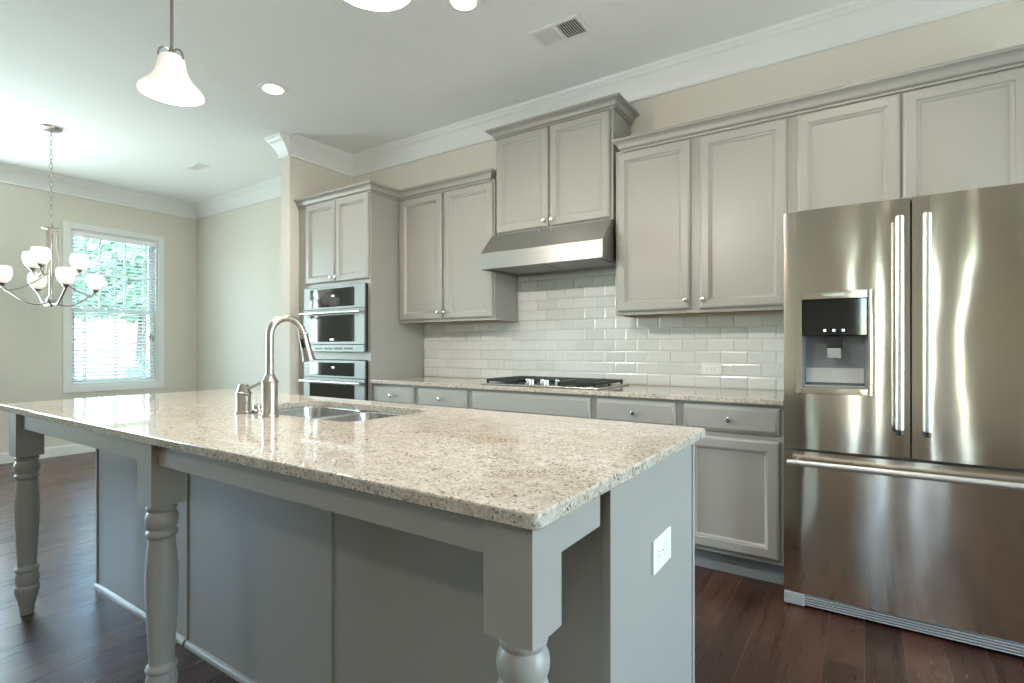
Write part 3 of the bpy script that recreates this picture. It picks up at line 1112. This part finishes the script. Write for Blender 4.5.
MB().box((x0 + 0.001, FY + 0.004, z1 - 0.160), (x1 - 0.001, FY + 0.045, z1 - 0.001), 0.003).build('control_panel', 'bglass', dp)
xc = (x0 + x1) / 2
for k in (-1, 0, 1):
    MB().box((xc + k * 0.034 - 0.005, FY + 0.0025, z1 - 0.142), (xc + k * 0.034 + 0.005, FY + 0.0038, z1 - 0.132)).build('touch_icon', 'led', dp, 0)
nz = MB().box((xc - 0.028, FY + 0.018, z1 - 0.215), (xc + 0.028, FY + 0.062, z1 - 0.159), 0.006)
nz.build('nozzle', 'black', dp)
MB().box((xc - 0.026, FY + 0.010, z1 - 0.258), (xc + 0.026, FY + 0.034, z1 - 0.214), 0.004).build('paddle', 'gplastic', dp)
MB().box((x0 + 0.012, FY + 0.058, z0 + 0.02), (x1 - 0.012, FY + 0.0665, z0 + 0.085), 0.001).build('sticker', 'sticker', dp, 0)
MB().box((x0 + 0.002, FY + 0.012, z0), (x1 - 0.002, FY + 0.066, z0 + 0.008), 0.002).build('drip_tray', 'gplastic', dp)
MB().box((xc - 0.045, YD - 0.002, PZ1 - 0.008), (xc + 0.040, YD, PZ1 + 0.008), 0.0008).build('badge', 'chrome', dp)
# kick grille
gr = MB().box((FX0 + 0.085, FY + 0.02, 0.012), (FX1 - 0.085, FY + 0.06, 0.060))
for k in range(4):
    gr.box((FX0 + 0.085, FY + 0.006, 0.016 + k * 0.011), (FX1 - 0.085, FY + 0.022, 0.0215 + k * 0.011), 0.001)
g = gr.build('kick_grille', 'gplastic', fr, 0)
for a in (FX0 + 0.002, FX1 - 0.084):
    MB().box((a, FY + 0.004, 0.008), (a + 0.082, FY + 0.06, 0.062), 0.004).build('grille_end', 'gplastic', g)
for x in (FX0 + 0.05, FX1 - 0.05, FS):
    MB().box((x - 0.03, FY + 0.03, 1.766), (x + 0.03, FY + 0.11, 1.784), 0.004).build('hinge_cover', 'gplastic', fr)

# ------------------------------------------------------------------ island
IX0, IX1, IY0, IY1 = -3.189, -0.404, 0.671, 1.6855
SX0, SX1, SY0, SY1 = -2.170, -1.415, 1.150, 1.566      # sink opening
ZT, ZU = 0.914, 0.887


def rrect(x0, x1, y0, y1, r, n=6):
    pts = []
    for cx, cy, a in ((x1 - r, y1 - r, 0), (x0 + r, y1 - r, PI / 2), (x0 + r, y0 + r, PI), (x1 - r, y0 + r, 1.5 * PI)):
        for i in range(n + 1):
            t = a + PI / 2 * i / n
            pts.append((cx + r * math.cos(t), cy + r * math.sin(t)))
    return pts


# worktop with a rounded hole: outer and inner loops have the same number of points
n = 7
outer = rrect(IX0, IX1, IY0, IY1, 0.018, n)
outer2 = rrect(IX0 + 0.004, IX1 - 0.004, IY0 + 0.004, IY1 - 0.004, 0.014, n)
inner = rrect(SX0, SX1, SY0, SY1, 0.075, n)
inner2 = rrect(SX0 - 0.002, SX1 + 0.002, SY0 - 0.002, SY1 + 0.002, 0.077, n)
k = len(outer)
loops = [(inner, ZU), (outer2, ZU), (outer, ZU + 0.004), (outer, ZT - 0.006), ([((a[0] * 0.6 + b[0] * 0.4), (a[1] * 0.6 + b[1] * 0.4)) for a, b in zip(outer, outer2)], ZT - 0.0018), (outer2, ZT), (inner2, ZT), (inner, ZT - 0.002), (inner, ZU)]
vs, fs = [], []
for pts, z in loops[:-1]:
    vs += [(p[0], p[1], z) for p in pts]
for a in range(len(loops) - 1):
    b = (a + 1) % (len(loops) - 1)
    for i in range(k):
        j = (i + 1) % k
        fs.append((a * k + i, a * k + j, b * k + j, b * k + i))
o = MB().add(vs, fs).build('island_countertop', 'granite', smooth=50)
tag(o, 'large polished granite worktop covering the kitchen island', 'countertop')

PY = 1.012            # plane of the panels on the seating side
EX = -0.426            # outer face of the right end panel
BX0 = -3.105
isl = thing('kitchen_island', ((IX0 + IX1) / 2, 1.25, 0), 'long grey kitchen island with paneled base and three turned legs', 'kitchen island')
b = MB()
b.box((BX0 + 0.016, PY + 0.012, 0.0), (SX0 - 0.06, 1.60, 0.8865)).box((SX1 + 0.06, PY + 0.012, 0.0), (EX - 0.016, 1.60, 0.8865))
b.box((SX0 - 0.06, PY + 0.012, 0.0), (SX1 + 0.06, PY + 0.030, 0.8865)).box((SX0 - 0.06, 1.582, 0.0), (SX1 + 0.06, 1.60, 0.8865)).box((SX0 - 0.06, PY + 0.03, 0.0), (SX1 + 0.06, 1.582, 0.1))
b.build('body', 'cab', isl, 0)
for x0, x1 in ((BX0 + 0.016, -2.213), (-2.195, -1.3345), (-1.3165, EX - 0.016)):
    MB().box((x0, PY, 0.0), (x1, PY + 0.0115, 0.886), 0.001).build('back_panel', 'cab', isl)
for x in (-2.204, -1.3255):
    MB().box((x - 0.0085, PY - 0.007, 0.0), (x + 0.0085, PY + 0.0115, 0.886), 0.002).build('batten', 'cab', isl)
MB().box((EX - 0.0155, PY - 0.016, 0.0), (EX, 1.614, 0.886), 0.001).build('end_panel', 'cab', isl)
MB().box((BX0, PY - 0.006, 0.0), (BX0 + 0.0155, 1.614, 0.886), 0.001).build('end_panel', 'cab', isl)
MB().box((EX - 0.002, 1.596, 0.0), (EX + 0.004, 1.6165, 0.886), 0.0015).build('corner_bead', 'cab', isl)
SM = [(0, 0), (0.016, 0), (0.016, 0.006), (0.0135, 0.013), (0.008, 0.018), (0, 0.021)]
for x0, x1 in ((BX0 + 0.0, -2.213), (-2.195, -1.3345), (-1.3165, EX - 0.02)):
    MB().sweep([(x0, PY), (x1, PY)], SM, 1).build('shoe_moulding', 'cab', isl)

LS = 0.0472
LEGP = [(0.0215, 0.0), (0.0235, 0.003), (0.0245, 0.016), (0.0265, 0.034), (0.0310, 0.056), (0.0375, 0.080), (0.0415, 0.097), (0.0435, 0.108), (0.0435, 0.120), (0.040, 0.126), (0.0375, 0.129), (0.0405, 0.140), (0.0425, 0.155), (0.0405, 0.172),
        (0.0370, 0.182), (0.0365, 0.186), (0.0405, 0.190), (0.0430, 0.197), (0.0405, 0.204), (0.0345, 0.209), (0.033, 0.216), (0.0345, 0.250), (0.0385, 0.320), (0.0425, 0.400), (0.0440, 0.450), (0.0430, 0.500), (0.0395, 0.548),
        (0.0360, 0.580), (0.0350, 0.588), (0.0365, 0.591), (0.0415, 0.595), (0.0435, 0.602), (0.0415, 0.609), (0.0375, 0.613), (0.0370, 0.617), (0.0410, 0.622), (0.0440, 0.632), (0.0450, 0.643), (0.0435, 0.655), (0.0390, 0.665),
        (0.0365, 0.669), (0.0370, 0.672), (0.0400, 0.675), (0.0415, 0.681), (0.0395, 0.687), (0.0365, 0.691), (0.0360, 0.6965)]
LY = 0.740
LXs = (-3.047, -1.772, -0.4722)
for lx in LXs:
    mb = MB().lathe((lx, LY, 0.0), LEGP, 40)
    mb.box((lx - LS, LY - LS, 0.693), (lx + LS, LY + LS, 0.886), 0.0012)
    mb.build('leg', 'cab', isl, 40)
AY = 0.712
for a, c in ((LXs[0] + LS, LXs[1] - LS), (LXs[1] + LS, LXs[2] - LS)):
    MB().box((a, AY, 0.816), (c, AY + 0.019, 0.886), 0.001).build('apron', 'cab', isl)
MB().box((LXs[2] + LS - 0.020, LY + LS, 0.816), (LXs[2] + LS - 0.001, 0.946, 0.886), 0.001).build('apron', 'cab', isl)
MB().box((LXs[0] - LS + 0.001, LY + LS, 0.816), (LXs[0] - LS + 0.020, PY - 0.0065, 0.886), 0.001).build('apron', 'cab', isl)
outlet_plate('island_outlet', 'white horizontal double outlet on the right end panel of the island', (EX + 0.0002, 1.309, 0.655), 'X', 0.135, 0.082)

# sink
sk = thing('double_sink', ((SX0 + SX1) / 2, (SY0 + SY1) / 2, 0.70), 'stainless undermount double bowl sink in the island worktop', 'sink')
DX = (SX0 + SX1) / 2 - 0.004


def bowl(x0, x1, y0, y1, deep):
    vs, fs = [], []
    L = []
    for ins, z in ((-0.012, 0.8862), (0.0, 0.8862), (0.003, 0.880), (0.008, 0.80), (0.014, 0.886 - deep + 0.04), (0.030, 0.886 - deep + 0.010), (0.055, 0.886 - deep)):
        L.append((rrect(x0 + ins, x1 - ins, y0 + ins, y1 - ins, max(0.07 - ins * 0.3, 0.02)), z))
    m_ = len(L[0][0])
    for pts, z in L:
        vs += [(p[0], p[1], z) for p in pts]
    for a in range(len(L) - 1):
        for i in range(m_):
            j = (i + 1) % m_
            fs.append((a * m_ + i, a * m_ + j, (a + 1) * m_ + j, (a + 1) * m_ + i))
    fs.append(tuple((len(L) - 1) * m_ + i for i in range(m_)))
    return MB().add(vs, fs)


for a, c in ((SX0 + 0.004, DX - 0.013), (DX + 0.013, SX1 - 0.004)):
    bw = bowl(a, c, SY0 + 0.004, SY1 - 0.004, 0.19).build('bowl', 'sinksteel', sk, 50)
    MB().lathe(((a + c) / 2, (SY0 + SY1) / 2, 0.6965), [(0.045, 0), (0.043, 0.004), (0.030, 0.0035), (0.010, 0.002)], 24).build('drain', 'chrome', bw)

# faucet
FXx, FYy = -1.792, 1.102
fc = thing('kitchen_faucet', (FXx, FYy, ZT), 'brushed nickel gooseneck faucet with pull-down spray head at the island sink', 'faucet')
MB().lathe((FXx, FYy, ZT + 0.0005), [(0.031, 0), (0.031, 0.005), (0.028, 0.008), (0.0265, 0.014), (0.0265, 0.118), (0.0285, 0.121), (0.0285, 0.127), (0.025, 0.131), (0.019, 0.142), (0.0155, 0.152)], 32).build('base', 'nickel', fc)
r = 0.068
zc = 1.287 - 0.0145 - r
pts = [Vector((FXx, FYy, ZT + 0.145)), Vector((FXx, FYy, ZT + 0.2))] + arc((FXx, FYy + r, zc), r, PI, 0.06 * PI, 20, ((0, 1, 0), (0, 0, 1)))
MB().tube(pts, 0.0138, 20).build('neck', 'nickel', fc)
end = pts[-1]
dirn = (pts[-1] - pts[-2]).normalized()
q = [end, end + dirn * 0.004, end + dirn * 0.010, end + dirn * 0.030, end + dirn * 0.075, end + dirn * 0.095, end + dirn * 0.105, end + dirn * 0.108]
hd2 = MB().tube(q, [0.0145, 0.0185, 0.0180, 0.0185, 0.0200, 0.0225, 0.0250, 0.0240], 24).build('spray_head', 'nickel', fc)
side = Vector((0.6, -0.75, 0)).normalized()
bc = end + dirn * 0.036
u = dirn
mb = MB()
nrm = (Vector((0.5, -0.86, 0)) - u * Vector((0.5, -0.86, 0)).dot(u)).normalized()
tv = u.cross(nrm)
cc = bc + nrm * 0.0175
hs = []
for du in (-0.017, 0.017):
    for dv in (-0.0065, 0.0065):
        for dn in (-0.004, 0.0035):
            hs.append(cc + u * du + tv * dv + nrm * dn)
mb.add(hs, [(0, 1, 3, 2), (4, 6, 7, 5), (0, 4, 5, 1), (2, 3, 7, 6), (0, 2, 6, 4), (1, 5, 7, 3)])
mb.build('spray_button', 'bplastic', hd2, 0)

VX, VY = -1.962, 1.100
fv = thing('faucet_handle', (VX, VY, ZT), 'short brushed nickel lever handle body standing left of the faucet', 'faucet handle')
MB().lathe((VX, VY, ZT + 0.0005), [(0.030, 0), (0.030, 0.005), (0.0265, 0.009), (0.0255, 0.066), (0.0285, 0.069), (0.0285, 0.077), (0.0245, 0.080), (0.021, 0.092), (0.0175, 0.105), (0.0165, 0.108), (0.011, 0.111)], 28).build('body', 'nickel', fv)
MB().tube([(VX + 0.010, VY + 0.004, ZT + 0.090), (VX + 0.05, VY + 0.018, ZT + 0.106), (VX + 0.098, VY + 0.034, ZT + 0.128)], [0.0075, 0.0055, 0.0068], 14).build('lever', 'nickel', fv)
o = thing('sink_button', (-1.957, 1.152, ZT), 'small low nickel cap between the faucet and its lever handle', 'sink accessory')
MB().lathe((-1.957, 1.152, ZT + 0.0005), [(0.022, 0), (0.022, 0.006), (0.017, 0.010), (0.016, 0.024), (0.013, 0.027)], 24).build('cap', 'nickel', o)

# ------------------------------------------------------------------ pendants
def pendant(x, y, zr, label):
    t = thing('pendant_light', (x, y, zr), label, 'pendant light', 'pendant lights over the island')
    R = 0.118
    pr_o = [(R, 0.0), (R * 1.005, 0.004), (R * 0.965, 0.011), (R * 0.84, 0.027), (R * 0.68, 0.048), (R * 0.55, 0.072), (R * 0.47, 0.098), (R * 0.425, 0.124), (R * 0.40, 0.143), (R * 0.35, 0.151), (R * 0.2, 0.154)]
    pr_i = [(max(a - 0.004, 0.001), b - 0.001) for a, b in pr_o[::-1]]
    pr_i = [(a, max(b, 0.0005)) for a, b in pr_i]
    MB().lathe((x, y, zr), pr_o + pr_i, 48, cap=False).build('shade', 'pendant_glass', t, 60)
    MB().lathe((x, y, zr + 0.035), [(0.004, 0), (0.018, 0.004), (0.029, 0.018), (0.031, 0.032), (0.026, 0.050), (0.016, 0.070), (0.013, 0.090), (0.013, 0.104)], 20).build('bulb', 'bulb', t)
    MB().lathe((x, y, zr + 0.138), [(0.015, 0), (0.018, 0.003), (0.018, 0.022), (0.012, 0.028)], 20).build('socket', 'nickel', t)
    for k in range(3):
        a = 2 * PI * k / 3 + 0.5
        dx, dy = math.cos(a), math.sin(a)
        p = [(0.010, 0.172), (0.020, 0.181), (0.034, 0.179), (0.045, 0.166), (0.0495, 0.152), (0.0500, 0.138)]
        MB().tube([(x + dx * q_, y + dy * q_, zr + h_) for q_, h_ in p], 0.004, 8).build('bracket', 'nickel', t)
    MB().lathe((x, y, zr + 0.158), [(0.010, 0), (0.014, 0.006), (0.014, 0.018), (0.009, 0.026), (0.0065, 0.030), (0.0065, H - zr - 0.158 - 0.02)], 16).build('rod', 'nickel', t)
    MB().lathe((x, y, H - 0.026), [(0.010, 0), (0.050, 0.006), (0.062, 0.018), (0.064, 0.0255)], 28).build('canopy', 'nickel', t)
    l = bpy.data.lights.new('pendant_lamp', 'POINT')
    l.energy = 45
    l.color = (1, 0.93, 0.85)
    l.shadow_soft_size = 0.05
    o = bpy.data.objects.new('pendant_lamp', l)
    COL.objects.link(o)
    o.location = (x, y, zr - 0.03)
    return t


pendant(-2.395, 1.0375, 2.220, 'bell shaped frosted glass pendant light on a nickel rod over the island, left one')
pendant(-1.178, 1.0375, 2.205, 'frosted glass pendant light cut off by the top edge of the photo')


# downlights
def downlight(x, y, label, power=25):
    t = thing('recessed_light', (x, y, H), label, 'ceiling light', 'recessed downlights along the kitchen')
    mb = MB().lathe((x, y, H - 0.0005), [(0.062, -0.004), (0.070, -0.008), (0.092, -0.006), (0.096, 0.0), (0.060, 0.0)], 36, cap=False)
    mb.build('trim_ring', 'trim', t)
    MB().lathe((x, y, H - 0.0005), [(0.0605, -0.012), (0.064, -0.007), (0.064, 0)], 32).build('lens', 'lens', t)
    l = bpy.data.lights.new('downlight_lamp', 'SPOT')
    l.energy = power
    l.color = (1, 0.92, 0.82)
    l.spot_size = math.radians(150)
    l.spot_blend = 0.8
    l.shadow_soft_size = 0.06
    o = bpy.data.objects.new('downlight_lamp', l)
    COL.objects.link(o)
    o.location = (x, y, H - 0.03)
    return t


downlight(-3.463, 2.155, 'round recessed ceiling light nearest the oven cabinet')
downlight(-1.752, 2.165, 'round recessed ceiling light at the top edge of the photo', 25)
downlight(-0.04, 2.165, 'round recessed ceiling light in front of the refrigerator', 40)
downlight(0.75, -1.8, 'added unseen recessed ceiling light behind the viewer, toward the patio door side', 50)  # added out of view to lift the fridge reflection and front faces
downlight(-1.7, -1.8, 'added unseen recessed ceiling light behind the viewer, toward the dining side', 50)  # second added lamp, brightens the room behind the viewer


# vents
def vent(x0, x1, y0, y1, label, split):
    t = thing('ceiling_vent', ((x0 + x1) / 2, (y0 + y1) / 2, H), label, 'vent')
    z1 = H - 0.0003
    f = 0.022
    mb = MB()
    mb.box((x0, y0, z1 - 0.008), (x1, y0 + f, z1), 0.002).box((x0, y1 - f, z1 - 0.008), (x1, y1, z1), 0.002)
    mb.box((x0, y0 + f, z1 - 0.008), (x0 + f, y1 - f, z1), 0.002).box((x1 - f, y0 + f, z1 - 0.008), (x1, y1 - f, z1), 0.002)
    xm = (x0 + x1) / 2
    mb.box((xm - 0.008, y0 + f, z1 - 0.008), (xm + 0.008, y1 - f, z1), 0.001)
    mb.build('frame', 'wplastic', t)
    MB().box((x0 + f, y0 + f, z1 - 0.001), (x1 - f, y1 - f, z1)).build('duct_opening', 'bplastic', t, 0)
    for s, (a, c) in ((-1, (x0 + f, xm - 0.008)), (1, (xm + 0.008, x1 - f))):
        sl = MB()
        n_ = 9
        for k in range(n_):
            xx = a + (c - a) * (k + 0.5) / n_
            d = 0.0065 * (1 if not split else -s)
            sl.add([(xx - d, y0 + f, z1 - 0.0085), (xx - d, y1 - f, z1 - 0.0085), (xx + d, y1 - f, z1 - 0.0015), (xx + d, y0 + f, z1 - 0.0015)], [(0, 1, 2, 3)])
        sl.build('louvres', 'wplastic', t, 0)
    return t


vent(-1.622, -1.304, 2.592, 2.784, 'white rectangular ceiling vent near the hood cabinet', True)
vent(-5.72, -5.47, 2.60, 2.73, 'small white ceiling vent in the dining area', False)

# ------------------------------------------------------------------ chandelier
HXc, HYc = -5.611, 1.515
ch = thing('chandelier', (HXc, HYc, 1.49), 'brushed nickel chandelier with seven frosted glass shades in the dining area', 'chandelier')
MB().lathe((HXc, HYc, H - 0.030), [(0.012, 0), (0.060, 0.008), (0.073, 0.020), (0.075, 0.0295)], 30).build('canopy', 'nickel', ch)
mb = MB()
zt, zb = H - 0.030, 2.19
nlink = 20
for k in range(nlink):
    z = zb + (zt - zb) * (k + 0.5) / nlink
    hl = (zt - zb) / nlink * 0.66
    pl = ((1, 0, 0), (0, 0, 1)) if k % 2 else ((0, 1, 0), (0, 0, 1))
    ps = []
    for i in range(17):
        a = 2 * PI * i / 16
        ps.append(Vector((HXc, HYc, z)) + Vector(pl[0]) * 0.011 * math.cos(a) + Vector(pl[1]) * hl * math.sin(a))
    mb.tube(ps, 0.0022, 6, cap=False)
mb.build('chain', 'nickel', ch)
MB().lathe((HXc, HYc, 1.50), [(0.004, 0), (0.016, 0.010), (0.010, 0.022), (0.030, 0.035), (0.034, 0.06), (0.020, 0.085), (0.013, 0.10), (0.013, 0.62), (0.020, 0.63), (0.058, 0.642), (0.060, 0.650), (0.020, 0.662), (0.008, 0.69)], 24).build('column', 'nickel', ch)


def ch_shade(p, par):
    x, y, z = p
    po = [(0.018, 0.0), (0.034, 0.004), (0.050, 0.022), (0.060, 0.050), (0.064, 0.080), (0.062, 0.105), (0.055, 0.128)]
    pi_ = [(a - 0.003, b + 0.002) for a, b in po[::-1]]
    MB().lathe((x, y, z), po + pi_, 28, cap=False).build('shade', 'shade', par, 60)
    MB().lathe((x, y, z + 0.01), [(0.012, 0), (0.014, 0.02), (0.024, 0.045), (0.026, 0.06), (0.018, 0.08), (0.005, 0.088)], 16).build('bulb', 'bulb', par)
    MB().lathe((x, y, z - 0.018), [(0.006, -0.012), (0.012, -0.006), (0.024, 0.004), (0.028, 0.014), (0.026, 0.0175)], 20).build('cup', 'nickel', par)


rt = Vector((math.cos(1.307), math.sin(1.307), 0))      # across the line of sight
dp_ = Vector((-math.sin(1.307), math.cos(1.307), 0))    # along the line of sight
C0 = Vector((HXc, HYc, 0))


def bez(p, n=18):
    p = [Vector(q_) for q_ in p]
    out = []
    for i in range(n + 1):
        t_ = i / n
        out.append(p[0] * (1 - t_) ** 3 + p[1] * 3 * t_ * (1 - t_) ** 2 + p[2] * 3 * t_ * t_ * (1 - t_) + p[3] * t_ ** 3)
    return out


for a in (17, 107, 197, 287):
    d = rt * math.cos(math.radians(a)) + dp_ * math.sin(math.radians(a))
    R = 0.305
    pe = C0 + d * R + Vector((0, 0, 1.640))
    p = bez([C0 + d * 0.025 + Vector((0, 0, 1.535)), C0 + d * 0.15 + Vector((0, 0, 1.475)), C0 + d * 0.22 + Vector((0, 0, 1.585)), pe])
    am = MB().tube(p, 0.0085, 10).build('lower_arm', 'nickel', ch)
    ch_shade(pe + Vector((0, 0, 0.03)), am)
for a in (10, 130, 250):
    d = rt * math.cos(math.radians(a)) + dp_ * math.sin(math.radians(a))
    R = 0.185
    pe = C0 + d * R + Vector((0, 0, 1.800))
    p = bez([C0 + d * 0.040 + Vector((0, 0, 2.145)), C0 + d * 0.03 + Vector((0, 0, 1.75)), C0 + d * 0.13 + Vector((0, 0, 1.69)), pe], 24)
    am = MB().tube(p, 0.0075, 10).build('upper_arm', 'nickel', ch)
    ch_shade(pe + Vector((0, 0, 0.03)), am)
for a in (17, 197):
    d = rt * math.cos(math.radians(a)) + dp_ * math.sin(math.radians(a))
    p = bez([C0 + d * 0.013 + Vector((0, 0, 1.78)), C0 + d * 0.10 + Vector((0, 0, 1.70)), C0 + d * 0.19 + Vector((0, 0, 1.62)), C0 + d * 0.285 + Vector((0, 0, 1.612))])
    MB().tube(p, 0.006, 8).build('brace', 'nickel', ch)
l = bpy.data.lights.new('chandelier_lamp', 'POINT')
l.energy = 3
l.color = (1, 0.90, 0.78)
l.shadow_soft_size = 0.3
o = bpy.data.objects.new('chandelier_lamp', l)
COL.objects.link(o)
o.location = (HXc, HYc, 2.05)
